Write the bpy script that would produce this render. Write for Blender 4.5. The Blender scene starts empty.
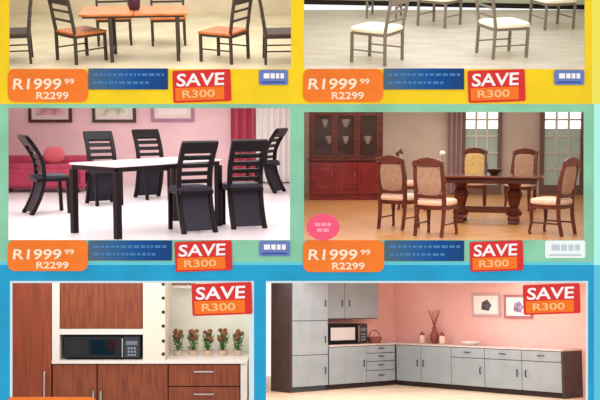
import bpy, math, random
from mathutils import Vector, Matrix
random.seed(7)
S = bpy.context.scene
COL = S.collection
R = math.radians
FPX = 1000.0            # focal length in pixels of the 600 x 400 frame
EYE = Vector((0, 0, 1.6))
BY = 5.72              # the display board stands 5.72 m in front of the camera
PXM = BY / FPX

# ------------------------------------------------------------------ materials
def lin(c):
    c /= 255.0
    return c / 12.92 if c <= 0.04045 else ((c + 0.055) / 1.055) ** 2.4
def rgb(t, k=1.0):
    return (lin(t[0]) * k, lin(t[1]) * k, lin(t[2]) * k, 1)
MATS = {}
def mat(name, c, rough=0.6, metal=0.0, var=0.0, scale=8.0, emit=None, spec=0.3, stretch=None, c2=None, coat=0.0):
    if name in MATS: return MATS[name]
    m = bpy.data.materials.new(name); m.use_nodes = True
    nt = m.node_tree; b = nt.nodes['Principled BSDF']
    b.inputs['Base Color'].default_value = rgb(c)
    b.inputs['Roughness'].default_value = rough
    b.inputs['Metallic'].default_value = metal
    b.inputs['Specular IOR Level'].default_value = spec
    b.inputs['Coat Weight'].default_value = coat
    if var or c2:
        tc = nt.nodes.new('ShaderNodeTexCoord'); mp = nt.nodes.new('ShaderNodeMapping')
        mp.inputs['Scale'].default_value = stretch or (1, 1, 1)
        nz = nt.nodes.new('ShaderNodeTexNoise'); nz.inputs['Scale'].default_value = scale; nz.inputs['Detail'].default_value = 4
        rp = nt.nodes.new('ShaderNodeValToRGB')
        rp.color_ramp.elements[0].position = 0.35; rp.color_ramp.elements[1].position = 0.65
        a = c2 if c2 else tuple(x * (1 - var) for x in c)
        z = c if c2 else tuple(min(255, x * (1 + var)) for x in c)
        rp.color_ramp.elements[0].color = rgb(a); rp.color_ramp.elements[1].color = rgb(z)
        nt.links.new(tc.outputs['Object'], mp.inputs['Vector']); nt.links.new(mp.outputs['Vector'], nz.inputs['Vector'])
        nt.links.new(nz.outputs['Fac'], rp.inputs['Fac']); nt.links.new(rp.outputs['Color'], b.inputs['Base Color'])
    if emit:
        b.inputs['Emission Color'].default_value = rgb(c); b.inputs['Emission Strength'].default_value = emit
    MATS[name] = m
    return m
def ramp_mat(name, stops, axis='X', lo=0.0, hi=1.0, rough=0.6):
    """a printed two-or-more colour blend along one axis of the object"""
    m = bpy.data.materials.new(name); m.use_nodes = True
    nt = m.node_tree; b = nt.nodes['Principled BSDF']
    b.inputs['Roughness'].default_value = rough; b.inputs['Specular IOR Level'].default_value = 0.2
    tc = nt.nodes.new('ShaderNodeTexCoord'); sp = nt.nodes.new('ShaderNodeSeparateXYZ'); mr = nt.nodes.new('ShaderNodeMapRange')
    mr.inputs['From Min'].default_value = lo; mr.inputs['From Max'].default_value = hi
    rp = nt.nodes.new('ShaderNodeValToRGB')
    while len(rp.color_ramp.elements) < len(stops): rp.color_ramp.elements.new(0.5)
    for e, (p, c) in zip(rp.color_ramp.elements, stops): e.position = p; e.color = rgb(c)
    nt.links.new(tc.outputs['Object'], sp.inputs[0]); nt.links.new(sp.outputs[axis], mr.inputs['Value'])
    nt.links.new(mr.outputs['Result'], rp.inputs['Fac']); nt.links.new(rp.outputs['Color'], b.inputs['Base Color'])
    MATS[name] = m
    return m
def glass_mat(name, c=(225, 235, 235), alpha=0.25):
    m = mat(name, c, rough=0.05, spec=0.5)
    m.node_tree.nodes['Principled BSDF'].inputs['Alpha'].default_value = alpha
    return m

# ------------------------------------------------------------------ mesh builder
class MB:
    def __init__(s): s.v = []; s.f = []
    def add(s, vs, fs):
        n = len(s.v); s.v += [Vector(p) for p in vs]; s.f += [tuple(n + i for i in q) for q in fs]; return s
    def box(s, c, d, rz=0.0, rx=0.0):
        m = Matrix.Rotation(rz, 3, 'Z') @ Matrix.Rotation(rx, 3, 'X')
        vs = [Vector(c) + m @ Vector((sx * d[0] / 2, sy * d[1] / 2, sz * d[2] / 2)) for sx in (-1, 1) for sy in (-1, 1) for sz in (-1, 1)]
        return s.add(vs, [(0, 1, 3, 2), (4, 6, 7, 5), (0, 4, 5, 1), (2, 3, 7, 6), (0, 2, 6, 4), (1, 5, 7, 3)])
    def ext(s, pts, vec):
        """solid from a planar outline swept along a vector"""
        n = len(pts); vec = Vector(vec); pts = [Vector(p) for p in pts]
        vs = pts + [p + vec for p in pts]
        return s.add(vs, [tuple(range(n))[::-1], tuple(range(n, 2 * n))] + [(i, (i + 1) % n, n + (i + 1) % n, n + i) for i in range(n)])
    def sweep(s, path, w, t, side=Vector((1, 0, 0))):
        """rectangular section w (along side) x t swept on a path"""
        path = [Vector(p) for p in path]; n = len(path); vs = []
        ws = w if isinstance(w, (list, tuple)) else [w] * n
        for i, p in enumerate(path):
            d = (path[min(i + 1, n - 1)] - path[max(i - 1, 0)]).normalized()
            nn = side.cross(d).normalized()
            vs += [p + side * a * ws[i] / 2 + nn * b * t / 2 for a, b in ((-1, -1), (1, -1), (1, 1), (-1, 1))]
        fs = [(0, 1, 2, 3), tuple(4 * (n - 1) + k for k in (3, 2, 1, 0))]
        for i in range(n - 1):
            for k in range(4):
                a, b = 4 * i + k, 4 * i + (k + 1) % 4
                fs.append((a, a + 4, b + 4, b))
        return s.add(vs, fs)
    def tube(s, path, r, n=8):
        path = [Vector(p) for p in path]; L = len(path); vs = []
        rs = r if isinstance(r, (list, tuple)) else [r] * L
        for i, p in enumerate(path):
            d = (path[min(i + 1, L - 1)] - path[max(i - 1, 0)]).normalized()
            a = d.cross(Vector((0.13, 0.97, 0.21)) if abs(d.y) < 0.9 else Vector((1, 0, 0))).normalized(); b = d.cross(a)
            vs += [p + (a * math.cos(2 * math.pi * k / n) + b * math.sin(2 * math.pi * k / n)) * rs[i] for k in range(n)]
        fs = [tuple(range(n))[::-1], tuple(range(n * (L - 1), n * L))]
        for i in range(L - 1):
            for k in range(n):
                fs.append((i * n + k, i * n + (k + 1) % n, (i + 1) * n + (k + 1) % n, (i + 1) * n + k))
        return s.add(vs, fs)
    def lathe(s, prof, n=20, c=(0, 0, 0)):
        vs = []; c = Vector(c); L = len(prof)
        for r, z in prof:
            vs += [c + Vector((r * math.cos(2 * math.pi * k / n), r * math.sin(2 * math.pi * k / n), z)) for k in range(n)]
        fs = [tuple(range(n))[::-1], tuple(range(n * (L - 1), n * L))]
        for i in range(L - 1):
            for k in range(n):
                fs.append((i * n + k, i * n + (k + 1) % n, (i + 1) * n + (k + 1) % n, (i + 1) * n + k))
        return s.add(vs, fs)
    def cushion(s, c, d, e=0.35, nu=20, nv=10):
        """a softened block (superellipsoid)"""
        def pw(x, p): return math.copysign(abs(x) ** p, x)
        vs = []; fs = []
        for i in range(nv + 1):
            th = -math.pi / 2 + math.pi * i / nv
            for k in range(nu):
                ph = 2 * math.pi * k / nu
                vs.append(Vector(c) + Vector((d[0] / 2 * pw(math.cos(th), e) * pw(math.cos(ph), e), d[1] / 2 * pw(math.cos(th), e) * pw(math.sin(ph), e), d[2] / 2 * pw(math.sin(th), e * 1.6))))
        for i in range(nv):
            for k in range(nu):
                fs.append((i * nu + k, i * nu + (k + 1) % nu, (i + 1) * nu + (k + 1) % nu, (i + 1) * nu + k))
        return s.add(vs, fs)
    def build(s, name, m, parent=None, bevel=0.0, smooth=True):
        me = bpy.data.meshes.new(name); me.from_pydata([tuple(p) for p in s.v], [], s.f); me.update()
        import bmesh
        bm = bmesh.new(); bm.from_mesh(me); bmesh.ops.recalc_face_normals(bm, faces=bm.faces); bm.to_mesh(me); bm.free()
        me.materials.append(m)
        if smooth:
            me.polygons.foreach_set('use_smooth', [True] * len(me.polygons)); me.set_sharp_from_angle(angle=R(40))
        o = bpy.data.objects.new(name, me); COL.objects.link(o)
        if parent: o.parent = parent
        if bevel:
            b = o.modifiers.new('bevel', 'BEVEL'); b.width = bevel; b.segments = 2; b.limit_method = 'ANGLE'; b.angle_limit = R(50)
        return o

def tag(o, label, cat, group=None, kind=None):
    o['label'] = label; o['category'] = cat
    if group: o['group'] = group
    if kind: o['kind'] = kind
    return o
def empty(name, label, cat, group=None):
    o = bpy.data.objects.new(name, None); COL.objects.link(o); o.empty_display_size = 0.1
    return tag(o, label, cat, group)
def copy_tree(o, parent=None):
    c = o.copy(); COL.objects.link(c); c.parent = parent
    for ch in list(o.children): copy_tree(ch, c)
    return c

# ------------------------------------------------------------------ rooms behind the board
class Room:
    """a furnished showcase: its own level floor, turned to face the viewer's eye height h above that floor"""
    def __init__(s, xc, yh, h):
        s.h, s.xc, s.yh = h, xc, yh
        F = Vector((0, 1, -(yh - 200) / FPX)).normalized(); s.turn = math.atan((300 - xc) / FPX)
        Rt = F.cross(Vector((0, 0, 1))).normalized(); U = Rt.cross(F)
        m = Matrix((Rt, F, U)).transposed()
        s.m3 = m
        s.M = Matrix.Translation(EYE - U * h) @ m.to_4x4()
        s.inv = m.transposed()
    def ray(s, u, v): return s.inv @ Vector(((u - 300) / FPX, 1, -(v - 200) / FPX))
    def floor(s, u, v, z=0.0):
        r = s.ray(u, v); k = (z - s.h) / r.z
        return Vector((r.x * k, r.y * k, z))
    def at(s, u, v, d):
        r = s.ray(u, v); k = d / r.y
        return Vector((r.x * k, d, s.h + r.z * k))
    def at_board(s, u, v, Y=BY + 0.02):
        p = s.ray(u, v) * Y
        return Vector((p.x, p.y, s.h + p.z))
    def put(s, o, x, d, z=0.0, rz=0.0):
        o.matrix_basis = s.M @ Matrix.Translation((x, d, z)) @ Matrix.Rotation(rz, 4, 'Z'); return o
    def struct(s, name, mb, m, **k):
        o = mb.build(name, m, **k); o.matrix_basis = s.M.copy(); o['kind'] = 'structure'; return o
    def shell(s, xl, xr, yt, yb, dw, fm, wm, back=True):
        """floor, back wall and two side walls, from just behind the board to depth dw"""
        fl, fr = s.floor(xl, yb), s.floor(xr, yb)
        yw = s.yh + FPX * s.h / dw
        kl, kr = s.at(xl, yw, dw), s.at(xr, yw, dw)
        kl.z = kr.z = 0
        s.struct('floor', MB().ext([fl, fr, kr, kl], (0, 0, -0.02)), fm)
        tl, tr = s.at(xl, yt, dw), s.at(xr, yt, dw)
        if back:
            s.struct('wall_back', MB().ext([kl, kr, tr, tl], (0, 0.04, 0)), wm)
        for nm, u, fn, kk, tt, sg in (('wall_left', xl, fl, kl, tl, -1), ('wall_right', xr, fr, kr, tr, 1)):
            a, b = s.at_board(u, yt), s.at_board(u, yb)
            s.struct(nm, MB().ext([b, fn, kk, tt, a], (sg * 0.008, 0, 0)), wm)
    def light(s, u, v, d0, d1, width, power, col=(255, 255, 255), tilt=0.0):
        p = s.at(u, v, (d0 + d1) / 2)
        L = bpy.data.lights.new('added_room_fill', 'AREA'); L.shape = 'RECTANGLE'; L.size = width; L.size_y = d1 - d0; L.energy = power; L.color = rgb(col)[:3]  # unseen area light added to brighten the room, hidden behind the board
        o = bpy.data.objects.new('added_room_fill', L); COL.objects.link(o)
        o.matrix_basis = s.M @ Matrix.Translation(p) @ Matrix.Rotation(tilt, 4, 'X')
        return o

# ------------------------------------------------------------------ the display board
def bp(u, v, off=0.0):
    k = (BY - off) / FPX
    return Vector(((u - 300) * k, BY - off, EYE.z - (v - 200) * k))
def rects(name, rs, m, off=0.0, th=0.01):
    mb = MB()
    for (a, b, c, d) in rs:
        p = [bp(a, b), bp(c, b), bp(c, d), bp(a, d)]
        mb.ext([q - Vector((0, off, 0)) for q in p], (0, th, 0))
    o = mb.build(name, m, smooth=False); o['kind'] = 'structure'; return o
yellow = mat('yellow board', (249, 208, 14), 0.6, var=0.03, scale=5)
green = mat('green board', (140, 203, 168), 0.6, var=0.05, scale=4)
blue = mat('blue board', (22, 158, 204), 0.6, var=0.04, scale=4)
W, E = -90, 690
rects('wall_front', [(W, -120, 9, 104), (291, -45, 304, 104), (585, -45, 592, 104), (9, 69, 291, 104), (304, 69, 585, 104), (9, -120, 592, -45)], yellow)
rects('wall_front', [(W, 104, 8, 262), (290, 104, 304, 262), (584, 104, 594, 262), (8, 104, 290, 108), (304, 104, 584, 112), (8, 240, 290, 262), (304, 240, 584, 262)], green)
rects('wall_front', [(W, 265, 10, 470), (254, 265, 266, 470), (588, 265, 594, 470), (10, 265, 254, 281), (266, 265, 588, 281), (10, 425, 254, 470), (266, 425, 588, 470)], blue)
rects('trim_1', [(W, 262, 594, 265)], mat('pale cyan line', (96, 205, 220)))
rects('trim_2', [(592, -120, E, 104)], mat('pale yellow margin', (243, 228, 88)))
rects('trim_3', [(594, 104, E, 265)], mat('pale mint margin', (176, 246, 232)))
rects('trim_4', [(594, 265, E, 470)], mat('pale blue margin', (92, 196, 222)))
border = mat('white photo border', (214, 232, 236))
rects('trim_5', [(10, 281, 254, 283), (10, 283, 12, 425), (249, 283, 254, 425)], border, th=0.009)
rects('trim_6', [(266, 281, 588, 283), (586, 283, 588, 425)], border, th=0.009)

# ------------------------------------------------------------------ signs on the board
orange = mat('orange card', (250, 122, 30), 0.5, var=0.05, scale=6)
cream_ink = mat('cream ink', (255, 232, 200), 0.5)
white_ink = mat('white ink', (255, 246, 244), 0.5)
red = mat('red card', (222, 42, 38), 0.5)
orange2 = mat('bright orange band', (250, 118, 16), 0.5)
pale_ink = mat('pale blue ink', (70, 128, 180), 0.5)
strip_m = ramp_mat('blue caption card', [(0.0, (82, 104, 122)), (0.3, (48, 98, 146)), (0.62, (10, 78, 150)), (1.0, (16, 62, 118))], 'X', -40 * PXM, 40 * PXM)
logo_m = mat('periwinkle card', (104, 126, 190), 0.5)
logo_w = mat('white card', (244, 250, 248), 0.5)
pink_m = mat('pink card', (250, 88, 122), 0.5)
def rrect(w, h, r, n=5):
    out = []
    for cx, cz, a0 in ((w / 2 - r, h / 2 - r, 0), (-w / 2 + r, h / 2 - r, 90), (-w / 2 + r, -h / 2 + r, 180), (w / 2 - r, -h / 2 + r, 270)):
        for k in range(n + 1):
            a = R(a0 + 90 * k / n); out.append(Vector((cx + r * math.cos(a), 0, cz + r * math.sin(a))))
    return out
def text(s, w, h, cx, cz, m, parent, name='lettering', y=-0.006, slant=0.0):
    cu = bpy.data.curves.new('t', 'FONT'); cu.body = s; cu.size = 1; cu.offset = 0.018; cu.resolution_u = 3; cu.extrude = 0.02
    to = bpy.data.objects.new('t', cu); COL.objects.link(to)
    bpy.context.view_layer.update()
    me = bpy.data.meshes.new_from_object(to.evaluated_get(bpy.context.evaluated_depsgraph_get()))
    bpy.data.objects.remove(to); bpy.data.curves.remove(cu)
    xs = [v.co.x for v in me.vertices]; ys = [v.co.y for v in me.vertices]
    x0, x1, y0, y1 = min(xs), max(xs), min(ys), max(ys)
    for v in me.vertices:
        fx = (v.co.x - x0) / (x1 - x0) - 0.5; fy = (v.co.y - y0) / (y1 - y0) - 0.5
        zz = v.co.z
        v.co = (cx + fx * w + fy * h * slant, y - (0.0015 if zz > 0 else -0.0005), cz + fy * h)
    me.name = name; me.materials.clear(); me.materials.append(m)
    o = bpy.data.objects.new(name, me); COL.objects.link(o); o.parent = parent
    return o
def card(name, x0, y0, x1, y1, m, label, cat, group, r=3, rot=0.0, th=0.005, off=0.0):
    w, h = (x1 - x0) * PXM, (y1 - y0) * PXM
    o = MB().ext([p + Vector((0, -th, 0)) for p in rrect(w, h, r * PXM)], (0, th, 0)).build(name, m, smooth=False)
    tag(o, label, cat, group)
    o.location = bp((x0 + x1) / 2, (y0 + y1) / 2) - Vector((0, 0.0006 + off, 0)); o.rotation_euler.y = R(rot)
    return o
P = PXM
def price(x0, y0, x1, y1, label):
    o = card('price_sign', x0, y0, x1, y1, orange, label, 'price tag', 'orange price tags', r=7)
    h = y1 - y0; w = x1 - x0
    text('R1999', w * 0.60 * P, h * 0.34 * P, -w * 0.13 * P, h * 0.04 * P, cream_ink, o, slant=0.1)
    text('99', w * 0.12 * P, h * 0.17 * P, w * 0.27 * P, h * 0.12 * P, cream_ink, o)
    text('R2299', w * 0.40 * P, h * 0.22 * P, w * 0.06 * P, -h * 0.31 * P, cream_ink, o)
    return o
def strip(x0, y0, x1, y1, label):
    o = card('caption_sign', x0, y0, x1, y1, strip_m, label, 'caption strip', 'blue caption strips', r=0.5)
    rnd = random.Random(int(x0 + y0)); w = x1 - x0; h = y1 - y0
    for row, (zz, hh) in enumerate(((0.2, 2.6), (-0.18, 2.6))):
        mb = MB(); x = -w / 2 + 5
        while x < w / 2 - (6 if row == 0 else 20):
            l = rnd.uniform(2.0, 6.5); l = min(l, w / 2 - 4 - x)
            mb.box(((x + l / 2) * P, -0.0057, zz * h * P), (l * P, 0.0012, hh * P)); x += l + 1.6
        mb.build('lettering', pale_ink, o, smooth=False)
    return o
def save(x0, y0, x1, y1, label, rot=-2.0, off=0.0):
    o = card('save_sign', x0, y0, x1, y1, red, label, 'sale sign', 'red and orange sale signs', r=2, rot=rot, off=off)
    w, h = x1 - x0, y1 - y0
    b = MB().box((-w * 0.04 * P, -0.0058, -h * 0.24 * P), (w * 0.84 * P, 0.0016, h * 0.40 * P)).build('price_band', orange2, o, smooth=False)
    text('SAVE', w * 0.82 * P, h * 0.40 * P, -w * 0.02 * P, h * 0.2 * P, white_ink, o, slant=0.08)
    text('R300', w * 0.56 * P, h * 0.24 * P, -w * 0.06 * P, -h * 0.24 * P, mat('peach ink', (255, 196, 130)), o, y=-0.0078)
    return o
def logo(x0, y0, x1, y1, label, m=logo_m, ink=None):
    o = card('logo_sign', x0, y0, x1, y1, m, label, 'logo badge', 'small logo badges', r=2)
    w, h = x1 - x0, y1 - y0
    mb = MB()
    for k, (a, b) in enumerate(((-0.34, -0.14), (-0.10, 0.04), (0.08, 0.20), (0.24, 0.36))):
        mb.box(((a + b) / 2 * w * P, -0.0057, 0.1 * h * P), ((b - a) * w * P, 0.0012, h * 0.34 * P))
    mb.build('lettering', ink or white_ink, o, smooth=False)
    MB().box((0, -0.0057, -0.33 * h * P), (w * 0.8 * P, 0.0012, h * 0.1 * P)).build('underline', mat('deep blue ink', (52, 78, 150)) if ink is None else ink, o, smooth=False)
    return o
price(8, 69, 88, 102, 'orange price tag on the yellow board, under the wooden seat dining set')
price(303, 69, 383, 102, 'orange price tag on the yellow board, under the white cushion chairs')
price(8, 240, 88, 271, 'orange price tag on the green board, under the black dining set in the pink room')
price(303, 240, 384, 272, 'orange price tag on the green board, under the round pink sticker')
price(6, 397, 97, 430, 'orange price tag at the bottom, under the tall brown cabinet, only its top edge showing')
strip(88.5, 68.5, 168, 89.5, 'dark blue caption strip under the wooden seat dining set on yellow')
strip(383.5, 68.5, 464, 89.5, 'dark blue caption strip under the white cushion chairs on yellow')
strip(88.5, 240.5, 172, 260.5, 'dark blue caption strip under the black dining set')
strip(384.5, 240.5, 464, 261, 'dark blue caption strip under the carved wooden dining set')
save(173, 70, 231, 102, 'red SAVE sign with orange band under the wooden seat dining set on yellow')
save(468, 70, 525, 102, 'red SAVE sign with orange band under the white cushion chairs on yellow')
save(175, 241, 232, 271, 'red SAVE sign with orange band under the black dining set')
save(470, 241, 523, 271, 'red SAVE sign with orange band under the carved wooden dining set')
save(192, 283, 252, 315, 'red SAVE sign with orange band over the brown kitchen with the plants', off=0.001)
save(523, 284, 580, 314, 'red SAVE sign with orange band over the pink kitchen wall beside the pictures', off=0.001)
logo(259, 70, 288, 85, 'periwinkle blue logo badge on yellow, below the wooden seat dining set')
logo(554, 70, 584, 85, 'periwinkle blue logo badge on yellow, below the white cushion chairs')
logo(259, 241, 290, 256, 'periwinkle blue logo badge on green, below the black dining set')
logo(545, 240.5, 585, 258, 'white logo badge on green, below the carved wooden dining set', logo_w, mat('grey ink', (196, 206, 214)))
def round_sticker():
    n = 28; r = 15 * P
    pts = [Vector((r * (1.0 + 0.05 * (k % 2)) * 1.08 * math.cos(2 * math.pi * k / n), -0.006, r * 0.86 * (1.0 + 0.05 * (k % 2)) * math.sin(2 * math.pi * k / n))) for k in range(n)]
    o = MB().ext(pts, (0, 0.005, 0)).build('round_sticker', pink_m, smooth=False)
    tag(o, 'round pink sticker standing on top of the orange price tag, by the wooden cabinet', 'sticker')
    o.location = bp(323, 227) - Vector((0, 0.0066, 0))
    mb = MB()
    for z, xs in ((2.5, ((-8, -3), (-2, 3), (4, 8))), (-3, ((-6, -1), (0, 6)))):
        for a, b in xs: mb.box(((a + b) / 2 * P, -0.0066, z * P), ((b - a) * P, 0.0012, 3.4 * P))
    mb.build('lettering', mat('light pink ink', (255, 160, 180)), o, smooth=False)
round_sticker()

# ------------------------------------------------------------------ shared furniture materials
gun = mat('dark metal', (62, 52, 46), 0.5, spec=0.4)
grey_metal = mat('grey brown metal', (128, 116, 104), 0.45, spec=0.5)
seat_wood = mat('orange wood seat', (206, 122, 62), 0.45, c2=(178, 92, 46), scale=6, stretch=(1, 8, 1))
table_wood = mat('orange wood top', (210, 130, 70), 0.45, c2=(176, 96, 50), scale=5, stretch=(1, 9, 1))
black = mat('black lacquer', (15, 11, 14), 0.4, spec=0.2)
panel_black = mat('charcoal panel', (46, 45, 56), 0.6, spec=.2)
cream = mat('cream upholstery', (220, 192, 172), 0.85, var=0.05, scale=20)
tan = mat('tan upholstery', (164, 134, 116), 0.85, var=0.06, scale=20)
gold = mat('gold upholstery', (198, 170, 112), 0.8, var=0.06, scale=20)
mahog = mat('mahogany', (104, 46, 32), 0.35, c2=(70, 26, 20), scale=5, stretch=(1, 1, 6), coat=0.2)
mahog_red = mat('red mahogany', (138, 32, 34), 0.3, c2=(104, 20, 24), scale=4, stretch=(1, 1, 5), coat=0.3)
white_pad = mat('white cushion', (250, 240, 218), 0.8)

# ================================================================== 1. wooden seat dining set (yellow, left)
r1 = Room(150, -145, 3.04)
f1 = mat('beige stone floor', (216, 200, 166), 0.5, c2=(196, 182, 150), scale=1.6)
w1 = mat('warm beige wall', (214, 200, 172), 0.8, var=0.03, scale=2)
r1.shell(-14, 296, -62, 88, 20.5, f1, w1)
def metal_chair(label, seat_m, frame=gun, group=None, pad=False, w=0.58, sh=0.46):
    t = empty('dining_chair', label, 'chair', group)
    d = w
    for sx in (-1, 1):
        MB().sweep([(sx * (w / 2 - .02), -d / 2 + .02, 0), (sx * (w / 2 - .02), -d / 2 + .03, sh), (sx * (w / 2 - .02), -d / 2 - .02, .8), (sx * (w / 2 - .02), -d / 2 - .06, 1.02)], .04, .04).build('back_post', frame, t)
        MB().sweep([(sx * (w / 2 - .02), d / 2 - .02, 0), (sx * (w / 2 - .02), d / 2 - .02, sh - .03)], .04, .04).build('leg', frame, t)
    MB().box((0, -d / 2 - .045, .95), (w - .04, .022, .11)).build('top_rail', frame, t, bevel=.008)
    for z in (.66, .8): MB().box((0, -d / 2 - .01 - (z - .6) * .1, z), (w - .06, .018, .035)).build('back_slat', frame, t)
    mb = MB()
    for sx in (-1, 1): mb.box((sx * (w / 2 - .02), 0, sh - .045), (.03, d - .05, .035))
    for sy in (-1, 1): mb.box((0, sy * (d / 2 - .022), sh - .045), (w - .06, .03, .035))
    mb.build('seat_frame', frame, t)
    for sx in (-1, 1): MB().tube([(sx * (w / 2 - .02), -d / 2 + .03, .2), (sx * (w / 2 - .02), d / 2 - .03, .2)], .012).build('stretcher', frame, t)
    if pad: MB().cushion((0, .015, sh + .015), (w + .06, d + .05, .09)).build('seat_cushion', seat_m, t)
    else: MB().box((0, .015, sh - .006), (w + .02, d - .01, .04)).build('seat', seat_m, t, bevel=.012)
    return t
G1 = 'chairs of the wooden seat dining set'
def set_at(room, o, u, v, rz): p = room.floor(u, v); return room.put(o, p.x, p.y, 0, R(rz) + math.atan((300 - u) / FPX))
c = metal_chair('dark metal chair with orange wood seat, at the near left corner of the wooden table', seat_wood, group=G1)
set_at(r1, c, 82, 60, -58)
c2 = copy_tree(c); c2['label'] = 'dark metal chair with orange wood seat, at the near right corner of the wooden table'
set_at(r1, c2, 225, 60, 60)
for lab, u in (('dark metal chair behind the long wooden table, left of the plum vase', 115), ('dark metal chair behind the long wooden table, right of the plum vase', 169)):
    k = copy_tree(c); k['label'] = lab; set_at(r1, k, u, 43, 180)
dk = mat('dark seat', (74, 60, 50), 0.6)
c4 = metal_chair('dark metal chair with dark seat, cut off by the left edge of the yellow board', dk, group=G1)
set_at(r1, c4, 14, 61, 86)
c5 = copy_tree(c4); c5['label'] = 'dark metal chair with dark seat, cut off at the right, over the blue logo badge'
set_at(r1, c5, 282, 61, -86)
def wood_table():
    t = empty('dining_table', 'long orange-topped wooden table with dark legs among the dark metal chairs', 'table')
    p = r1.floor(137, 57.5); r1.put(t, p.x, p.y, 0, R(6)); L, D = 1.66, .86
    for k in (-1, 1): MB().box((k * L / 4, 0, .735), (L / 2 - .012, D, .035)).build('tabletop', table_wood, t, bevel=.008)
    MB().box((0, 0, .70), (L - .1, D - .1, .035)).build('apron', gun, t)
    for x in (-.36, .66):
        for y in (-.36, .36): MB().box((x, y, .342), (.055, .055, .684)).build('leg', gun, t)
    for x in (-.36, .66): MB().box((x, 0, .14), (.03, D - .19, .03)).build('stretcher', gun, t)
    v = MB().lathe([(.07, 0), (.09, .03), (.10, .16), (.06, .26), (.07, .30), (.055, .30), (.05, .1)], 16).build('vase', mat('plum glaze', (66, 38, 52), .35))
    tag(v, 'dark plum vase in the middle of the long wooden table', 'vase'); v.matrix_basis = t.matrix_basis @ Matrix.Translation((0, 0, .7535))
    return t
wood_table()
r1.light(150, -85, 10, 19, 4.4, 235)

# ================================================================== 2. white cushion chairs (yellow, right)
r2 = Room(445, -145, 3.04)
f2 = mat('pale shiny tile', (216, 204, 188), 0.3, c2=(196, 182, 166), scale=1.5, stretch=(1, 3, 1), spec=0.5)
w2 = mat('pale grey green wall', (196, 196, 166), 0.8, var=0.04, scale=2)
r2.shell(299, 604, -62, 88, 20.9, f2, w2, back=False)
a, b = r2.floor(299, 4), r2.floor(604, 10)
dirv = (b - a).normalized(); nrm = Vector((-dirv.y, dirv.x, 0))
A, B = a - dirv * .3, b + dirv * .3
r2.struct('wall_back', MB().ext([A, B, B + Vector((0, 0, 2.2)), A + Vector((0, 0, 2.2))], nrm * .04), w2)
r2.struct('baseboard_back', MB().ext([A - nrm * .03, B - nrm * .03, B - nrm * .03 + Vector((0, 0, .10)), A - nrm * .03 + Vector((0, 0, .10))], nrm * .028), mat('black skirting', (22, 14, 12), 0.4))
G2 = 'white cushioned metal chairs'
c = metal_chair('grey metal chair with thick white cushion, the nearer one at left on the shiny tiles', white_pad, grey_metal, G2, pad=True, w=.62, sh=.5)
set_at(r2, c, 377, 61, 62)
for lab, u, v, rz in (('grey metal chair with thick white cushion, nearer one at right over the red SAVE sign', 501, 55, -62),
                      ('grey metal chair further back, between the two nearest white cushion chairs', 439, 25, 150),
                      ('grey metal chair further back at the right, beside the yellow margin', 551, 27, -150),
                      ('grey metal chair far back at the left, near the black skirting', 384, 17, 170)):
    k = copy_tree(c); k['label'] = lab; set_at(r2, k, u, v, rz)
r2.light(445, -85, 10, 19, 4.4, 165)

# ================================================================== 3. black dining set in the pink room (green, left)
r3 = Room(150, 100, 1.4)
f3 = mat('white floor', (214, 209, 212), 0.35, var=0.02, scale=2, spec=0.4)
w3 = mat('pink wall', (240, 204, 210), 0.8, var=0.02, scale=2)
r3.shell(-14, 295, 97, 250, 16.9, f3, w3)
def scurve_y(z):
    # side profile: the foot and the top lean back, the middle bulges forward
    return -.22 + .17 * math.sin(math.pi * min(1, max(0, z / 1.04)) ** 0.92) - (.10 * max(0, (z - .62) / .42) ** 1.5)
def s_chair(label, group):
    t = empty('dining_chair', label, 'chair', group); w = .40
    zs = [i / 14 * 0.94 for i in range(15)]
    for sx in (-1, 1):
        MB().sweep([(sx * (w / 2 - .025), scurve_y(z), z) for z in zs], .05, .05).build('back_post', black, t, bevel=.006)
        MB().sweep([(sx * (w / 2 - .035), .26, 0), (sx * (w / 2 - .03), .24, .44)], .04, .04).build('leg', black, t)
    for z in (.54, .625, .71, .795):
        MB().sweep([(0, scurve_y(z - .022), z - .022), (0, scurve_y(z + .022), z + .022)], w - .08, .018).build('back_slat', black, t)
    MB().sweep([(0, scurve_y(z), z) for z in (.85, .88, .92, .97)], w, .045).build('top_rail', black, t, bevel=.01)
    MB().sweep([(0, scurve_y(z), z) for z in (.03, .12, .21, .30, .40)], w - .08, .02).build('lower_panel', panel_black, t)
    MB().box((0, .06, .425), (w - .03, .40, .04)).build('seat_frame', black, t)
    MB().cushion((0, .06, .458), (w, .43, .06)).build('seat', panel_black, t)
    return t
G3 = 'curved black dining chairs'
c = s_chair('curved black chair seen from behind, nearest, at the near side of the white table', G3)
T0 = r3.floor(118, 239); TA = R(49)
lx = Vector((math.cos(TA), math.sin(TA), 0)); ly = Vector((-math.sin(TA), math.cos(TA), 0))
def tpos(a, b): return T0 + lx * a + ly * b
def setp(room, o, p, rz): return room.put(o, p.x, p.y, 0, rz)
set_at(r3, c, 193, 231, 20)
for lab, u, v, rz in (('curved black chair seen from behind, further right along the white table, before the crimson curtain', 244, 226.5, 16),
                      ('curved black chair at the left end, seen from the side against the red sofa', 45, 213, -74),
                      ('curved black chair behind the white table, under the middle picture, left of its pair', 104, 204, 196),
                      ('curved black chair behind the white table, under the gap before the pale picture', 152, 198, 200),
                      ('curved black chair at the right end, seen from the side against the white curtain', 267, 192, 66)):
    k = copy_tree(c); k['label'] = lab; set_at(r3, k, u, v, rz)
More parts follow.
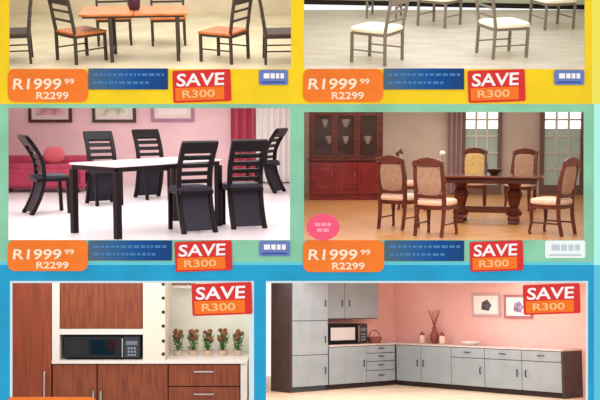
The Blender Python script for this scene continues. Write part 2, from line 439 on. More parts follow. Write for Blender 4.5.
def white_table():
    t = empty('dining_table', 'white glass dining table on black legs in the pink room', 'table')
    r3.put(t, T0.x, T0.y, 0, TA); L, D = 1.42, .72
    MB().box((L / 2, D / 2, .735), (L + .06, D + .06, .02)).build('tabletop', mat('white glass', (246, 240, 242), .1, spec=.5), t, bevel=.005)
    mb = MB()
    for y in (0, D): mb.box((L / 2, y, .70), (L, .04, .045))
    for x in (0, L): mb.box((x, D / 2, .70), (.04, D, .045))
    mb.build('apron', black, t)
    for x in (0, L):
        for y in (0, D): MB().box((x, y, .34), (.065, .065, .68)).build('leg', black, t, bevel=.004)
white_table()
def sofa():
    p = r3.floor(46, 191); m = mat('red velvet', (172, 66, 92), .9, var=.06, scale=6); m2 = mat('pink cushion', (206, 104, 116), .9)
    t = empty('sofa', 'low red velvet sofa against the pink wall behind the left end chair', 'sofa'); W2 = 1.45
    r3.put(t, p.x - .06, p.y + .1)
    MB().box((0, 0, .21), (W2, .8, .3)).build('base', m, t, bevel=.05)
    MB().box((0, .3, .35), (W2, .2, .36)).build('backrest', m, t, bevel=.07)
    for sx in (-1, 1): MB().box((sx * (W2 / 2 - .09), 0, .25), (.18, .8, .36)).build('armrest', m, t, bevel=.06)
    for sx in (-1, 1): MB().cushion((sx * .28, -.05, .37), (.54, .6, .10)).build('seat_cushion', m, t)
    for x in (-.6, .6):
        for y in (-.33, .33): MB().box((x, y, .03), (.05, .05, .06)).build('leg', black, t)
    q = MB().cushion((0, 0, .13), (.32, .12, .26), e=.6).build('throw_pillow', m2)
    tag(q, 'pink throw pillow leaning on the red sofa seat', 'pillow')
    r3.put(q, p.x + .12, p.y + .10, .425, R(8))
sofa()
def picture(room, u0, v0, u1, v1, d, fm, art, label, group, name='picture', y=0.0):
    a, b = room.at(u0, v0, d), room.at(u1, v1, d)
    w, h = b.x - a.x, a.z - b.z
    t = empty(name, label, 'picture', group); room.put(t, a.x, d, b.z)
    mb = MB(); k = .05
    for (x, z, sx, sz) in ((w / 2, k / 2, w, k), (w / 2, h - k / 2, w, k), (k / 2, h / 2, k, h - 2 * k), (w - k / 2, h / 2, k, h - 2 * k)): mb.box((x, 0, z), (sx, .035, sz))
    mb.build('picture_frame', fm, t, smooth=False)
    MB().box((w / 2, .008, h / 2), (w - k, .012, h - k)).build('mount', mat('pale mount', (236, 226, 222)), t, smooth=False)
    MB().box((w / 2, .0, h / 2), (w - .24, .008, h - .24)).build('artwork', art, t, smooth=False)
    return t
G3p = 'framed pictures on the pink wall'
dw = 16.9 - .022
picture(r3, 28, 98, 72, 122.5, dw, mat('dark red frame', (84, 44, 48)), mat('rose print', (222, 170, 176), var=.2, scale=6), 'dark framed picture on the pink wall, above the left end chair', G3p)
picture(r3, 92, 98, 136, 122.5, dw, mat('dark green frame', (76, 68, 60)), mat('pale green print', (208, 222, 190), var=.2, scale=6), 'dark framed picture on the pink wall, the middle one with a pale green print', G3p)
picture(r3, 151, 98, 194, 121.5, dw, mat('mauve frame', (176, 128, 158)), mat('white print', (246, 242, 240), var=.02, scale=6), 'mauve framed pale picture on the pink wall, nearest the curtain', G3p)
def curtain(room, u0, u1, v0, d, m, label, amp=.05, waves=5, zlow=.03, group=None):
    a, b = room.at(u0, v0, d), room.at(u1, v0, d); w = b.x - a.x; n = waves * 10
    pts = [(a.x + w * i / n, d - .09 + amp * math.sin(2 * math.pi * waves * i / n)) for i in range(n + 1)]
    mb = MB(); N = len(pts); vs = []
    for (z) in (zlow, a.z): vs += [(x, y, z) for x, y in pts] + [(x, y + .012, z) for x, y in pts]
    fs = []
    for i in range(N - 1):
        fs += [(i, i + 1, 2 * N + i + 1, 2 * N + i), (N + i + 1, N + i, 3 * N + i, 3 * N + i + 1), (i, N + i, N + i + 1, i + 1), (2 * N + i, 2 * N + i + 1, 3 * N + i + 1, 3 * N + i)]
    fs += [(0, 2 * N, 3 * N, N), (N - 1, 2 * N - 1, 4 * N - 1, 3 * N - 1)]
    o = mb.add(vs, fs).build('curtain', m); o.matrix_basis = room.M.copy(); return tag(o, label, 'curtain', group)
curtain(r3, 231, 255, 97, 16.9, mat('crimson curtain', (186, 78, 100), .9), 'crimson curtain hanging at the right of the pink wall', waves=3)
curtain(r3, 256, 292, 97, 16.9, mat('white curtain', (250, 248, 246), .9), 'white sheer curtain beside the crimson one, behind the right end chair', waves=6)
r3.light(150, 92, 7.5, 16.4, 3.8, 140)

# ================================================================== 4. carved wooden dining set (green, right)
r4 = Room(445, 120, 1.62)
f4 = mat('orange oak floor', (196, 146, 92), 0.35, c2=(168, 112, 64), scale=2.2, stretch=(1, 9, 1), spec=.4)
w4 = mat('mauve beige wall', (206, 192, 180), 0.8, var=.03, scale=1.5)
r4.shell(299, 604, 101, 250, 21.9, f4, w4)
def hutch():
    a = r4.floor(309, 200); b = r4.floor(383, 200); w = b.x - a.x; Dp = .45; H = 1.83; hb = .80
    t = empty('china_cabinet', 'tall red brown china cabinet with glass doors against the back wall', 'cabinet')
    r4.put(t, a.x, a.y)
    mb = MB().box((w / 2, Dp / 2, .05), (w - .04, Dp - .04, .1)).box((w / 2, Dp / 2 + .01, .44), (w, Dp - .02, .70))
    mb.build('base_body', mahog_red, t, bevel=.006)
    MB().box((w / 2, Dp / 2 - .01, hb + .02), (w + .05, Dp + .06, .05)).build('counter', mahog, t, bevel=.01)
    mb = MB(); y0 = .1
    for x in (.03, w - .03): mb.box((x, (Dp + y0) / 2, (hb + H) / 2 + .02), (.06, Dp - y0, H - hb - .04))
    mb.box((w / 2, Dp - .012, (hb + H) / 2 + .02), (w - .12, .02, H - hb - .04)).box((w / 2, (Dp + y0) / 2, H - .02), (w, Dp - y0, .06))
    mb.build('hutch_body', mahog, t)
    MB().ext([(-.05, .03, H + .01), (w + .05, .03, H + .01), (w + .05, .03, H + .05), (w * .66, .03, H + .09), (w / 2, .03, H + .15), (w * .34, .03, H + .09), (-.05, .03, H + .05)], (0, Dp - .03, 0)).build('cornice', mahog, t)
    for z in (1.12, 1.46): MB().box((w / 2, (Dp + y0) / 2 + .02, z), (w - .13, Dp - y0 - .08, .022)).build('shelf', mahog, t)
    gl = glass_mat('cabinet glass', (90, 70, 70), .25)
    for k in range(3):
        x0 = .06 + k * (w - .12) / 3; ww = (w - .12) / 3 - .006; cx = x0 + ww / 2
        mb = MB(); zl, zh = hb + .055, H - .06; q = .06
        for (x, z, sx, sz) in ((cx, zl + q / 2, ww, q), (cx, zh - q / 2, ww, q), (x0 + q / 2, (zl + zh) / 2, q, zh - zl - 2 * q), (x0 + ww - q / 2, (zl + zh) / 2, q, zh - zl - 2 * q)): mb.box((x, y0 - .015, z), (sx, .025, sz))
        d = mb.build('glass_door', mahog, t, smooth=False)
        MB().box((cx, y0 - .012, (zl + zh) / 2), (ww - 2 * q, .006, zh - zl - 2 * q)).build('pane', gl, d, smooth=False)
        d = MB().box((cx, -.012, .44), (ww, .025, .64)).box((cx, -.027, .44), (ww - .16, .012, .48)).build('door', mahog_red, t, bevel=.004)
        MB().lathe([(.004, 0), (.016, .012), (.004, .028)], 10, (cx + ww * .38, -.045, .5)).build('knob', mat('brass', (190, 150, 80), .3, .9), d)
    for i, (fx, z, rr) in enumerate(((.28, 1.135, .085), (.5, 1.475, .10), (.5, 1.135, .07), (.8, 1.135, .085), (.22, 1.475, .07))):
        o = MB().lathe([(rr * .4, 0), (rr * .45, .015), (rr * .9, .09), (rr, .16), (rr * .95, .16), (rr * .3, .02)], 16).build('bowl', mat('white china', (246, 230, 214), .3))
        tag(o, ['white china bowl on the lower cabinet shelf, at left', 'white china bowl in the middle of the top cabinet shelf', 'white china bowl in the middle of the lower cabinet shelf', 'white china bowl on the lower cabinet shelf, at right', 'small white china bowl on the top cabinet shelf, at left'][i], 'bowl', 'china bowls behind the glass doors')
        r4.put(o, a.x + w * fx, a.y + .26, z)
hutch()
def carved_chair(label, group, up):
    t = empty('dining_chair', label, 'chair', group); w = .50
    for sx in (-1, 1):
        MB().sweep([(sx * .20, -.27, 0), (sx * .205, -.22, .25), (sx * .21, -.21, .46), (sx * .215, -.235, .75), (sx * .20, -.30, 1.05)], [.04, .045, .055, .05, .04], .045).build('back_post', mahog, t, bevel=.006)
        MB().tube([(sx * .215, .215, 0), (sx * .215, .225, .05), (sx * .205, .20, .18), (sx * .21, .205, .32), (sx * .215, .21, .43)], [.024, .02, .022, .032, .036], 10).build('leg', mahog, t)
    MB().ext([(-.235, -.285, .98), (.235, -.285, .98), (.235, -.285, 1.05), (.12, -.285, 1.09), (0, -.285, 1.11), (-.12, -.285, 1.09), (-.235, -.285, 1.05)], (0, -.035, 0)).build('top_rail', mahog, t, bevel=.008)
    MB().box((0, -.218, .56), (.40, .032, .06)).build('lower_rail', mahog, t)
    b = MB().cushion((0, 0, 0), (.37, .07, .44), e=.4)
    m = Matrix.Rotation(R(9), 3, 'X')
    b.v = [m @ p + Vector((0, -.243, .785)) for p in b.v]
    b.build('back_pad', up, t)
    mb = MB()
    for sx in (-1, 1): mb.box((sx * .215, 0, .41), (.04, .42, .07))
    for sy in (-1, 1): mb.box((0, sy * .205, .41), (.42, .04, .07))
    mb.build('seat_rail', mahog, t)
    MB().cushion((0, 0, .47), (w, .48, .11)).build('seat_cushion', cream, t)
    for sx in (-1, 1): MB().tube([(sx * .205, -.22, .17), (sx * .205, .20, .17)], .013).build('stretcher', mahog, t)
    return t
G4 = 'carved wooden dining chairs'
c = carved_chair('carved wooden chair with tan padded back, front left, nearest over the blue strip', G4, tan)
set_at(r4, c, 436, 235, -24)
CH = [(c, 0)]
for lab, u, v, rz in (('carved wooden chair with tan padded back, second from the left beside the cabinet', 399, 228, -28),
                      ('carved wooden chair behind the two left chairs, its pale back against the grey wall', 415, 209, -100),
                      ('carved wooden chair behind the table, its back before the plain wall between the windows', 520, 210, 165),
                      ('carved wooden chair with cream seat at the right end, by the right window', 551, 234, 62)):
    k = copy_tree(c); k['label'] = lab; set_at(r4, k, u, v, rz)
g = carved_chair('carved wooden chair with gold padded back behind the table, before the left window', G4, gold)
set_at(r4, g, 473, 208, 176)
def carved_table():
    t = empty('dining_table', 'dark wooden dining table on two thick pedestals among the carved chairs', 'table')
    p = r4.floor(487, 222); r4.put(t, p.x, p.y, 0, R(-16)); L, D = 1.75, .85
    MB().ext([Vector((q.x, q.z, .72)) for q in rrect(L, D, .12)], (0, 0, .035)).build('tabletop', mat('polished table top', (122, 66, 48), .15, c2=(96, 44, 32), scale=4, stretch=(1, 6, 1), coat=.6), t, bevel=.008)
    MB().box((0, 0, .67), (L - .2, D - .2, .08)).build('apron', mahog, t, bevel=.01)
    for sx in (-1, 1):
        q = MB().lathe([(.12, .12), (.13, .16), (.07, .24), (.10, .36), (.13, .46), (.08, .55), (.12, .63)], 16, (sx * .42, 0, 0)).build('pedestal', mahog, t)
        MB().box((sx * .42, 0, .09), (.16, .62, .07)).box((sx * .42, -.28, .03), (.14, .1, .06)).box((sx * .42, .28, .03), (.14, .1, .06)).build('foot', mahog, q, bevel=.015)
    MB().box((0, 0, .2), (.8, .06, .1)).build('stretcher', mahog, t)
    # things on the table
    M0 = t.matrix_basis
    v = empty('vase', 'slim white vase with a white flower on the left end of the wooden table', 'vase')
    v.matrix_basis = M0 @ Matrix.Translation((-.74, .12, .7555))
    MB().lathe([(.03, 0), (.035, .02), (.025, .08), (.018, .14), (.022, .16), (.015, .16), (.012, .05)], 14).build('body', mat('white ceramic', (244, 238, 230), .3), v)
    MB().tube([(0, 0, .05), (.005, 0, .22), (0, .01, .30)], .005, 6).build('stem', mat('stem green', (70, 100, 50)), v)
    MB().cushion((0, .01, .33), (.10, .10, .08), e=.9).build('flower', mat('white petals', (255, 250, 244), .7), v)
    b = MB().lathe([(.05, 0), (.06, .01), (.12, .06), (.14, .09), (.13, .09), (.05, .02)], 18).build('bowl', mat('dark bronze', (62, 44, 36), .4))
    tag(b, 'dark bowl in the middle of the wooden dining table', 'bowl'); b.matrix_basis = M0 @ Matrix.Translation((.1, 0, .7555))
carved_table()
def french_window(n, u0, u1, d=21.85):
    a = r4.at(u0, 101, d); b = r4.at(u1, 101, d); w = b.x - a.x; H = a.z - .02
    o = bpy.data.objects.new('window_%d' % n, None); COL.objects.link(o); o['kind'] = 'structure'; r4.put(o, a.x, d, 0)
    fr = mat('brown window frame', (120, 98, 88), .6); mw = mat('pale glazing bar', (214, 216, 206), .6)
    mb = MB()
    for x in (.04, w - .04): mb.box((x, -.02, H / 2), (.08, .1, H))
    mb.box((w / 2, -.02, .1), (w - .16, .1, .2)); mb.build('frame', fr, o, smooth=False)
    sky = mat('daylight pane', (250, 252, 255), emit=1.2); gar = mat('garden pane', (150, 164, 152), rough=.15, emit=.35)
    split = H - .58
    MB().box((w / 2, .02, (split + H) / 2), (w - .16, .012, H - split)).build('pane', sky, o, smooth=False)
    MB().box((w / 2, .02, (split + .2) / 2), (w - .16, .012, split - .2)).build('pane', gar, o, smooth=False)
    mb = MB()
    for k in range(1, 3): mb.box((.08 + (w - .16) * k / 3, -.005, H / 2 + .1), (.05, .03, H - .2))
    z = .55
    while z < H: mb.box((w / 2, -.007, z), (w - .16, .03, .045)); z += .36
    mb.build('glazing_bar', mw, o, smooth=False)
french_window(1, 462, 502); french_window(2, 541, 585)
curtain(r4, 448, 462, 101, 21.85, mat('dusky curtain', (176, 150, 152), .9), 'dusky mauve curtain beside the left window of the carved dining room', waves=3)
r4.light(445, 95, 8, 21, 4.4, 300, (255, 246, 236))

# ================================================================== 5. brown kitchen with microwave (blue, left)
r5 = Room(131, 200, .9 + 160 / 140)
w5 = mat('cream kitchen wall', (236, 234, 220), .8, var=.03, scale=4)
f5 = mat('kitchen floor', (170, 150, 130), .5, var=.05)
r5.shell(-14, 257, 273, 450, 7.1429 + .46, f5, w5)
S5 = 140.0; D5 = FPX / 140
def X5(u): return (u - 300) / S5
def Z5(v): return .9 - (v - 360) / S5
brown = mat('red brown wood', (140, 72, 44), .4, c2=(112, 52, 32), scale=7, stretch=(7, 1, .7))
brown2 = mat('dark brown wood', (116, 60, 38), .4, c2=(92, 44, 28), scale=7, stretch=(.7, 1, 7))
brown3 = mat('chestnut wood', (150, 66, 44), .4, c2=(118, 58, 34), scale=5, stretch=(9, 1, .5))
white_board = mat('white melamine', (222, 210, 202), .4)
steel = mat('brushed steel', (190, 186, 182), .35, .8)
def tall_cab():
    x0, x1 = X5(6), X5(51.6)
    t = empty('tall_cabinet', 'tall red brown kitchen cabinet at the far left of the brown kitchen', 'cabinet')
    r5.put(t, x0, D5); w = x1 - x0; H = 1.52
    MB().box((w / 2, .2, H / 2), (w - .002, .36, H)).build('carcass', brown2, t)
    d = MB().box((w / 2, .008, .81), (w - .008, .022, 1.4)).build('door', brown3, t, bevel=.003)
    MB().tube([(w - .045, -.02, .62), (w - .045, -.03, .64), (w - .045, -.03, .80), (w - .045, -.02, .82)], .006).build('handle', steel, d)
    MB().box((w / 2, .04, .05), (w - .03, .02, .09)).build('plinth', brown2, t)
tall_cab()
def base_units():
    zt = .874
    for u0, u1, lab, drawers in ((52, 97, 'brown kitchen base cabinet next to the tall cabinet, under the left of the microwave', 0),
                                 (97, 168, 'brown kitchen base cabinet under the microwave panel, middle of the run', 0),
                                 (168, 240, 'brown kitchen base cabinet with drawers, under the plants on the worktop', 3)):
        x0, x1 = X5(u0), X5(u1); w = x1 - x0
        t = empty('base_cabinet', lab, 'cabinet', 'brown base cabinets'); r5.put(t, x0 + .001, D5)
        MB().box((w / 2, .2, zt / 2 + .05), (w - .004, .36, zt - .1)).build('carcass', brown2, t)
        MB().box((w / 2, .06, .05), (w - .004, .02, .1)).build('plinth', brown2, t)
        if drawers:
            hs = (.16, .26, .32); z = zt - .004
            for h_ in hs:
                d = MB().box((w / 2, .008, z - h_ / 2), (w - .008, .022, h_ - .008)).build('drawer', brown, t, bevel=.003)
                MB().tube([(w / 2 - .07, -.002, z - .05), (w / 2 - .07, -.025, z - .05), (w / 2 + .07, -.025, z - .05), (w / 2 + .07, -.002, z - .05)], .005).build('handle', steel, d); z -= h_
        else:
            d = MB().box((w / 2, .008, zt / 2 + .05), (w - .008, .022, zt - .11)).build('door', brown, t, bevel=.003)
            hx = w - .022 if u0 == 52 else .03
            MB().tube([(hx, -.002, .52), (hx, -.024, .52), (hx, -.024, .68), (hx, -.002, .68)], .007).build('handle', steel, d)
    o = MB().box((0, 0, 0), (X5(247) - X5(240.6), .4, zt)).build('end_panel', white_board, smooth=False)
    tag(o, 'white end panel closing the right end of the brown base cabinets', 'panel'); r5.put(o, (X5(247) + X5(240.6)) / 2, D5 + .2, zt / 2)
    x0, x1 = X5(52), X5(247.5)
    o = MB().box(((x0 + x1) / 2, 0, 0), (x1 - x0, .46, .023)).build('worktop', white_board, bevel=.003)
    tag(o, 'white worktop over the brown base cabinets', 'worktop'); r5.put(o, 0, D5 + .215, zt + .012)
base_units()
ZW = .8975
def housing():
    t = empty('wall_cabinet', 'white cabinet frame with a red brown door above the microwave', 'cabinet')
    r5.put(t, 0, D5)
    xl, xm, xr = X5(52), X5(143), X5(165); zt = Z5(268); zs0, zs1 = Z5(334.5), Z5(329)
    MB().box(((xl + X5(59.5)) / 2, .15, (ZW + zt) / 2), (X5(59.5) - xl, .30, zt - ZW)).build('side_panel', white_board, t, smooth=False)
    q = MB().box(((xm + xr) / 2, .15, (ZW + zt) / 2), (xr - xm, .30, zt - ZW)).build('side_panel', mat('cream melamine', (222, 208, 190), .5), t, smooth=False)
    for v in (284, 298, 312, 326, 341, 354):
        MB().tube([(xr - .012, .004, Z5(v)), (xr - .012, -.006, Z5(v))], .012, 12).build('peg', mat('black peg', (40, 36, 34)), q)
    MB().box(((X5(59.5) + xm) / 2, .15, (zs0 + zs1) / 2), (xm - X5(59.5), .30, zs1 - zs0)).build('shelf', white_board, t, smooth=False)
    MB().box(((X5(59.5) + xm) / 2, .29, (ZW + zt) / 2), (xm - X5(59.5), .015, zt - ZW)).build('back_panel', white_board, t, smooth=False)
    MB().box(((X5(60) + X5(142.6)) / 2, .01, (zs1 + zt) / 2 + .002), (X5(142.6) - X5(60), .022, zt - zs1 - .006)).build('door', brown, t, bevel=.003)
housing()
def microwave(room, x, d, z, rz, w, h, dp, label, doorm, bodym):
    t = empty('microwave', label, 'microwave'); room.put(t, x, d, z, rz)
    MB().box((w / 2, dp / 2, h / 2 + .004), (w, dp, h - .008)).build('body', bodym, t, bevel=.006)
    dr = MB().box((w * .375, -.01, h / 2 + .004), (w * .75, .018, h - .02)).build('door', bodym, t, bevel=.004)
    MB().box((w * .37, -.02, h / 2 + .004), (w * .60, .004, h * .62)).build('window', doorm, dr, smooth=False)
    MB().box((w * .765, -.022, h / 2), (w * .018, .012, h * .8)).build('handle', steel, dr, bevel=.003)
    c = MB().box((w * .885, -.008, h / 2 + .004), (w * .21, .014, h - .02)).build('control_panel', mat('charcoal plastic', (52, 54, 60), .4), t, bevel=.003)
    MB().box((w * .885, -.0165, h * .70), (w * .15, .004, h * .16)).build('display', mat('grey display', (110, 118, 128), .2), c, smooth=False)
    mb = MB()
    for i in range(3):
        for j in range(3): mb.box((w * (.845 + .04 * i), -.0165, h * (.2 + .14 * j)), (w * .026, .004, h * .08))
    mb.build('keypad', mat('grey key', (136, 140, 148), .5), c, smooth=False)
    return t
microwave(r5, X5(63), D5 + .04, ZW + .0005, 0, X5(140) - X5(63), Z5(336) - ZW - .002, .22, 'black microwave in the white niche of the brown kitchen', mat('black glass', (10, 14, 20), .08, spec=.5), mat('black plastic', (26, 28, 32), .35))
def plants():
    leaf = mat('leaf green', (112, 158, 84), .6, c2=(66, 104, 50), scale=9)
    bloom = mat('dry brown flower', (140, 92, 58), .8, c2=(92, 58, 40), scale=14)
    potm = mat('pale clay pot', (208, 186, 160), .7)
    labs = ['potted plant with brown blooms beside the peg panel', 'potted plant with brown blooms, second from the peg panel',
            'potted plant with brown blooms, third from the peg panel, in the middle of the five',
            'potted plant with brown blooms, second from the right end of the white worktop', 'potted plant with brown blooms at the right end of the white worktop']
    for i, u in enumerate((178, 193, 208, 223, 238)):
        t = empty('potted_plant', labs[i], 'plant', 'potted plants on the white worktop'); x = (u - 300) / S5 * (D5 + .24) / D5
        r5.put(t, x, D5 + .24, ZW + .001)
        MB().lathe([(.028, 0), (.034, .034), (.037, .038), (.032, .038), (.03, .02)], 14).build('pot', potm, t)
        rnd = random.Random(31 + i); lf, bl = MB(), MB()
        for k in range(90):
            a = rnd.uniform(0, 6.28); rr = rnd.uniform(.004, .034); z = .045 + rnd.uniform(.0, .11)
            p = Vector((rr * math.cos(a), rr * math.sin(a) * .8, z)); d = Vector((math.cos(a), math.sin(a), rnd.uniform(-.2, .9))).normalized(); sd = d.cross(Vector((0, 0, 1))).normalized()
            L = rnd.uniform(.024, .036); nn = sd.cross(d) * .002
            lf.ext([p - d * L / 2, p + sd * L * .28, p + d * L / 2, p - sd * L * .28], nn)
        for k in range(13):
            a = rnd.uniform(0, 6.28); rr = rnd.uniform(.0, .034)
            bl.cushion((rr * math.cos(a), rr * math.sin(a) * .8, .11 + rnd.uniform(0, .075)), (.036, .036, .032), e=.9, nu=8, nv=5)
        mb = MB()
        for k in range(5):
            a = 1.25 * k; mb.tube([(0, 0, .03), (.03 * math.cos(a), .02 * math.sin(a), .10), (.045 * math.cos(a), .03 * math.sin(a), .15)], .003, 5)
        mb.build('stems', mat('stem green', (70, 100, 50)), t); lf.build('foliage', leaf, t); bl.build('blooms', bloom, t)
plants()
def jar_shelf():
    t = MB().box((0, 0, 0), (.5, .13, .018)).build('wall_shelf', white_board, bevel=.002)
    tag(t, 'narrow white shelf high on the kitchen wall, behind the SAVE sign', 'shelf'); r5.put(t, X5(207) * (D5 + .40) / D5, D5 + .392, Z5(291))
    for i, u in enumerate((176, 184, 192)):
        j = empty('storage_jar', ['brown storage jar on the high shelf, nearest the peg panel', 'brown storage jar on the high shelf, middle of the three', 'brown storage jar on the high shelf, nearest the SAVE sign'][i], 'jar', 'brown jars on the high shelf')
        r5.put(j, (u - 300) / S5 * (D5 + .40) / D5, D5 + .385, Z5(291) + .0095)
        MB().lathe([(.024, 0), (.027, .01), (.027, .06), (.02, .068)], 14).build('body', mat('brown jar', (150, 108, 82), .4), j)
        MB().lathe([(.022, .068), (.024, .071), (.024, .082), (.008, .09)], 14).build('lid', mat('dark lid', (92, 62, 48), .5), j)
jar_shelf()
r5.light(131, 268, 5.9, 7.0, 1.8, 14, tilt=R(25))

# ================================================================== 6. grey blue corner kitchen (blue, right)
r6 = Room(426, 304, 1.735)
f6 = mat('cream floor', (232, 218, 192), .45, var=.04, scale=2)
w6 = mat('coral pink wall', (238, 194, 188), .8, var=.03, scale=1)
r6.shell(262, 604, 272, 440, 24.5, f6, w6, back=False)
door_m = mat('grey blue door', (152, 170, 180), .45, var=.03, scale=3)
carc = mat('slate carcass', (70, 78, 86), .6)
dark_end = mat('charcoal brown end', (70, 66, 66), .6, var=.05)
top_m = mat('pale stone top', (206, 200, 198), .35, var=.05, scale=20)
hand = mat('dark handle', (70, 72, 80), .4, .5)
A1, A2 = R(41), R(-49)
u1 = Vector((math.cos(A1), math.sin(A1), 0)); n1 = Vector((math.sin(A1), -math.cos(A1), 0))
u2 = Vector((math.cos(A2), math.sin(A2), 0)); n2 = Vector((math.sin(A2), -math.cos(A2), 0))
C0 = r6.floor(396, 385)
def along(p, u, px):
    k = (px - 300) / FPX
    return (k * p.y - p.x) / (u.x - k * u.y)
L0 = C0 + u1 * along(C0, u1, 291)
LEN = (C0 - L0).length
def q1(px): return along(L0, u1, px)
def q2(px): return along(C0, u2, px)
def run(o, which, t, z=0.0, back=0.0):
    if which == 1: p = L0 + u1 * t - n1 * back; a = A1
    else: p = C0 + u2 * t - n2 * back; a = A2
    return r6.put(o, p.x, p.y, z, a)
def leafdoor(t, x0, x1, z0, z1, hx=None, hz=None, nm='door', horiz=False):
    d = MB().box(((x0 + x1) / 2, -.009, (z0 + z1) / 2), (x1 - x0 - .012, .02, z1 - z0 - .012)).build(nm, door_m, t, bevel=.004)
    if horiz: MB().tube([(hx - .07, -.018, hz), (hx - .07, -.045, hz), (hx + .07, -.045, hz), (hx + .07, -.018, hz)], .010, 6).build('handle', hand, d)
    else: MB().tube([(hx, -.018, hz - .06), (hx, -.045, hz - .06), (hx, -.045, hz + .06), (hx, -.018, hz + .06)], .011, 6).build('handle', hand, d)
    return d
def tall6():
    t = empty('tall_cabinet', 'tall grey blue kitchen cabinet with three stacked doors and a dark side', 'cabinet'); run(t, 1, 0); w = q1(328) - .02; H = 2.30
    MB().box((w / 2 + .01, .3, H / 2 + .05), (w - .03, .58, H - .1)).build('carcass', carc, t)
    MB().box((.0, .295, H / 2), (.03, .61, H)).build('side_panel', dark_end, t, smooth=False)
    MB().box((w / 2, .05, .05), (w - .03, .02, .1)).build('plinth', carc, t)
    leafdoor(t, .02, w, .10, .72, w - .09, .40); leafdoor(t, .02, w, .72, 1.40, w - .09, 1.02); leafdoor(t, .02, w, 1.40, 2.28, w - .09, 1.75)
tall6()
def base6(which, t0, t1, lab, kind):
    t = empty('base_cabinet', lab, 'cabinet', 'grey blue base cabinets'); run(t, which, t0 + .001); w = t1 - t0 - .002
    MB().box((w / 2, .3, .48), (w, .57, .76)).build('carcass', carc, t)
    MB().box((w / 2, .07, .05), (w, .02, .1)).build('plinth', mat('dark plinth', (54, 46, 46)), t)
    if kind == 'drawers':
        zs = [.86, .70, .53, .34, .10]
        for a, b in zip(zs, zs[1:]): leafdoor(t, 0, w, b, a, w / 2, (a + b) / 2 + .02, 'drawer', True)
    elif kind == 'doorR': leafdoor(t, 0, w, .10, .86, w - .08, .5)
    elif kind == 'doorL': leafdoor(t, 0, w, .10, .86, .08, .5)
    elif kind == 'drawerdoor':
        leafdoor(t, 0, w, .66, .86, w / 2, .77, 'drawer', True); leafdoor(t, 0, w, .10, .66, w - .1, .42)
    else:
        for k in range(2):
            leafdoor(t, w * k / 2, w * (k + 1) / 2, .66, .86, w * (k + .5) / 2, .77, 'drawer', True)
            leafdoor(t, w * k / 2, w * (k + 1) / 2, .10, .66, w / 2 + (.1 if k else -.1), .42)
    return t
base6(1, q1(328), q1(365), 'grey blue base cabinet under the microwave, beside the tall cabinet', 'doorR')
base6(1, q1(365), LEN - .03, 'grey blue base cabinet with four drawers, just left of the kitchen corner', 'drawers')
base6(2, .03, q2(420), 'grey blue base cabinet with one door, first right of the kitchen corner', 'doorR')
base6(2, q2(420), q2(450), 'grey blue base cabinet with one door, second right of the kitchen corner', 'doorL')
base6(2, q2(450), q2(483), 'grey blue base cabinet with a drawer over one door, third right of the corner', 'drawerdoor')
base6(2, q2(483), q2(559), 'wide grey blue base cabinet with paired doors beside the dark end panel', 'double')
o = MB().box((0, 0, 0), (.025, .615, .865)).build('end_panel', dark_end, smooth=False)
tag(o, 'dark end panel closing the right end of the grey blue kitchen', 'panel'); run(o, 2, q2(559) + .015, .4325, .30)
def top6():
    ov = .03; e = .6
    pts = [L0 + u1 * q1(328) + n1 * ov, C0 + n1 * ov + n2 * ov, C0 + u2 * (q2(559) + .03) + n2 * ov, C0 + u2 * (q2(559) + .03) - n2 * e, C0 - n1 * e - n2 * e, L0 + u1 * q1(328) - n1 * e]
    # inner front corner of the two runs
    q = C0 + Vector((0, -ov * math.sqrt(2), 0)); pts[1] = q
    o = MB().ext([p + Vector((0, 0, .866)) for p in pts], (0, 0, .034)).build('worktop', top_m, smooth=False); o.matrix_basis = r6.M.copy()
    tag(o, 'pale stone worktop running round the corner of the grey blue kitchen', 'worktop')
top6()
def upper6(t0, t1, lab, hx):
    t = empty('wall_cabinet', lab, 'cabinet', 'grey blue wall cabinets'); run(t, 1, t0 + .001, 1.42, .26); w = t1 - t0 - .002
    MB().box((w / 2, .17, .42), (w, .33, .84)).build('carcass', carc, t)
    leafdoor(t, 0, w, .01, .84, hx if hx > 0 else w + hx, .33)
upper6(q1(328) + .005, q1(352.5), 'grey blue wall cabinet beside the tall cabinet, above the microwave', -.09)
upper6(q1(352.5), q1(386), 'grey blue wall cabinet nearest the corner, above the brown basket', .12)
microwave(r6, *(lambda p: (p.x, p.y))(L0 + u1 * (q1(330) + .06) - n1 * .16), .902, A1, q1(370) - q1(330), .42, .38, 'black microwave with a pale reflection painted on its door on the stone worktop', mat('painted reflection glass', (206, 212, 212), .3), black)  # door window: the reflection is put into its pale base colour
# wall planes behind the two runs
K = C0 - n1 * .61 - n2 * .61
a = K - u1 * (LEN + .55); b = K + u2 * 5.6
r6.struct('wall_back', MB().ext([a, K, K + Vector((0, 0, 2.75)), a + Vector((0, 0, 2.75))], -n1 * .04), w6)
r6.struct('wall_back', MB().ext([K, b, b + Vector((0, 0, 2.75)), K + Vector((0, 0, 2.75))], -n2 * .04), w6)
def pic6(t, w, z0, h, lab, art, fm):
    o = empty('picture', lab, 'picture', 'pictures on the coral wall'); run(o, 2, t, z0, .585); k = .05; mb = MB()
    for (x, z, sx, sz) in ((w / 2, k / 2, w, k), (w / 2, h - k / 2, w, k), (k / 2, h / 2, k, h - 2 * k), (w - k / 2, h / 2, k, h - 2 * k)): mb.box((x, 0, z), (sx, .03, sz))
    mb.build('picture_frame', fm, o, smooth=False)
    MB().box((w / 2, .006, h / 2), (w - k, .012, h - k)).build('mount', mat('white mount', (246, 244, 242)), o, smooth=False)
    mb = MB().ext([(w * .34, -.001, h * .3), (w * .6, -.001, h * .24), (w * .7, -.001, h * .5), (w * .55, -.001, h * .74), (w * .36, -.001, h * .62)], (0, -.004, 0)); mb.build('artwork', art, o, smooth=False)
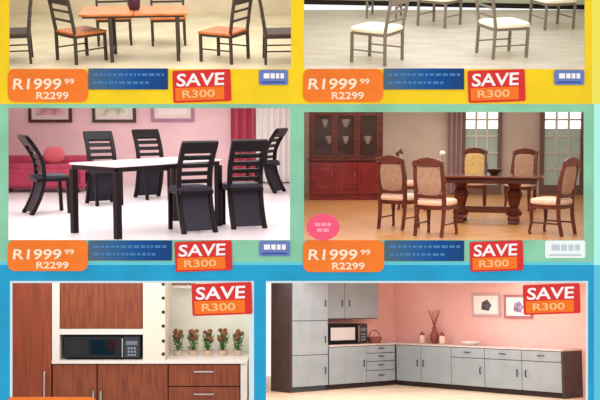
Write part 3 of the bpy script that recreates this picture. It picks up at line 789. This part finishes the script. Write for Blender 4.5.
WB = C0 - n2 * .585
def qw(px): return along(WB, u2, px)
pic6(qw(471), qw(499) - qw(471), 1.48, .47, 'white framed picture with a dark grey motif on the coral wall', mat('dark grey print', (84, 84, 96), var=.2), mat('pale pink frame', (196, 176, 180)))
pic6(qw(503), qw(531) - qw(503), 1.45, .47, 'picture with a pale mauve motif partly behind the SAVE sign', mat('mauve print', (150, 140, 170), var=.2), mat('rosy frame', (172, 120, 128)))
def deco6():
    t = empty('vase', 'reddish brown vase with dry twigs in the kitchen corner', 'vase'); run(t, 2, q2(425) - .12, .901, .40)
    MB().lathe([(.06, 0), (.09, .06), (.10, .16), (.05, .28), (.04, .32), (.055, .34), (.03, .34), (.02, .1)], 16).build('body', mat('russet glaze', (142, 76, 66), .4), t)
    mb = MB()
    for k in range(7): a = k * .9; mb.tube([(0, 0, .28), (.05 * math.cos(a), .05 * math.sin(a), .5), (.13 * math.cos(a), .13 * math.sin(a), .70)], .007, 5)
    mb.build('twigs', mat('twig brown', (150, 86, 74)), t)
    for i, (tt, bk) in enumerate(((q2(414) - .1, .34), (q2(435) - .1, .30))):
        j = empty('storage_jar', ['cream storage jar left of the russet vase', 'cream storage jar right of the russet vase'][i], 'jar', 'cream jars by the vase'); run(j, 2, tt, .901, bk)
        MB().lathe([(.055, 0), (.065, .02), (.065, .15), (.05, .17)], 14).build('body', mat('cream glaze', (238, 214, 198), .4), j)
        MB().lathe([(.054, .17), (.058, .18), (.058, .20), (.015, .22), (.018, .24), (.006, .25)], 14).build('lid', mat('russet glaze', (142, 76, 66)), j)
    b = empty('basket', 'small brown woven basket on the worktop below the wall cabinets', 'basket'); run(b, 1, q1(382), .901, .25)
    MB().lathe([(.12, 0), (.15, .05), (.17, .13), (.16, .13), (.14, .05), (.02, .015)], 18).build('body', mat('brown wicker', (146, 92, 78), .8, var=.2, scale=60), b)
    MB().tube([(.165 * math.cos(k * math.pi / 12), 0, .12 + .15 * math.sin(k * math.pi / 12)) for k in range(13)], .012, 6).build('handle', mat('brown wicker', (146, 92, 78)), b)
    d = MB().lathe([(.08, 0), (.10, .012), (.19, .06), (.20, .075), (.185, .07), (.07, .02)], 22).build('dish', mat('white dish', (255, 250, 244), .3))
    tag(d, 'white dish on the worktop right of the russet vase', 'dish'); run(d, 2, q2(462), .901, .22)
deco6()
r6.light(426, 268, 9, 20, 5.2, 420, (255, 246, 240))

# ------------------------------------------------------------------ surroundings, camera, view
w = bpy.data.worlds.new('showroom'); S.world = w; w.use_nodes = True
bg = w.node_tree.nodes['Background']; bg.inputs['Color'].default_value = (1, 1, 1, 1); bg.inputs['Strength'].default_value = 1.0
cd = bpy.data.cameras.new('camera'); co = bpy.data.objects.new('camera', cd); COL.objects.link(co)
co.location = EYE; co.rotation_euler = (R(90), 0, 0)
cd.sensor_fit = 'HORIZONTAL'; cd.sensor_width = 36; cd.lens = 36 * FPX / 600; cd.clip_start = .05; cd.clip_end = 100
S.camera = co
S.view_settings.view_transform = 'Standard'; S.view_settings.look = 'None'; S.view_settings.gamma = 1; S.view_settings.exposure = 0
S.view_settings.use_curve_mapping = False
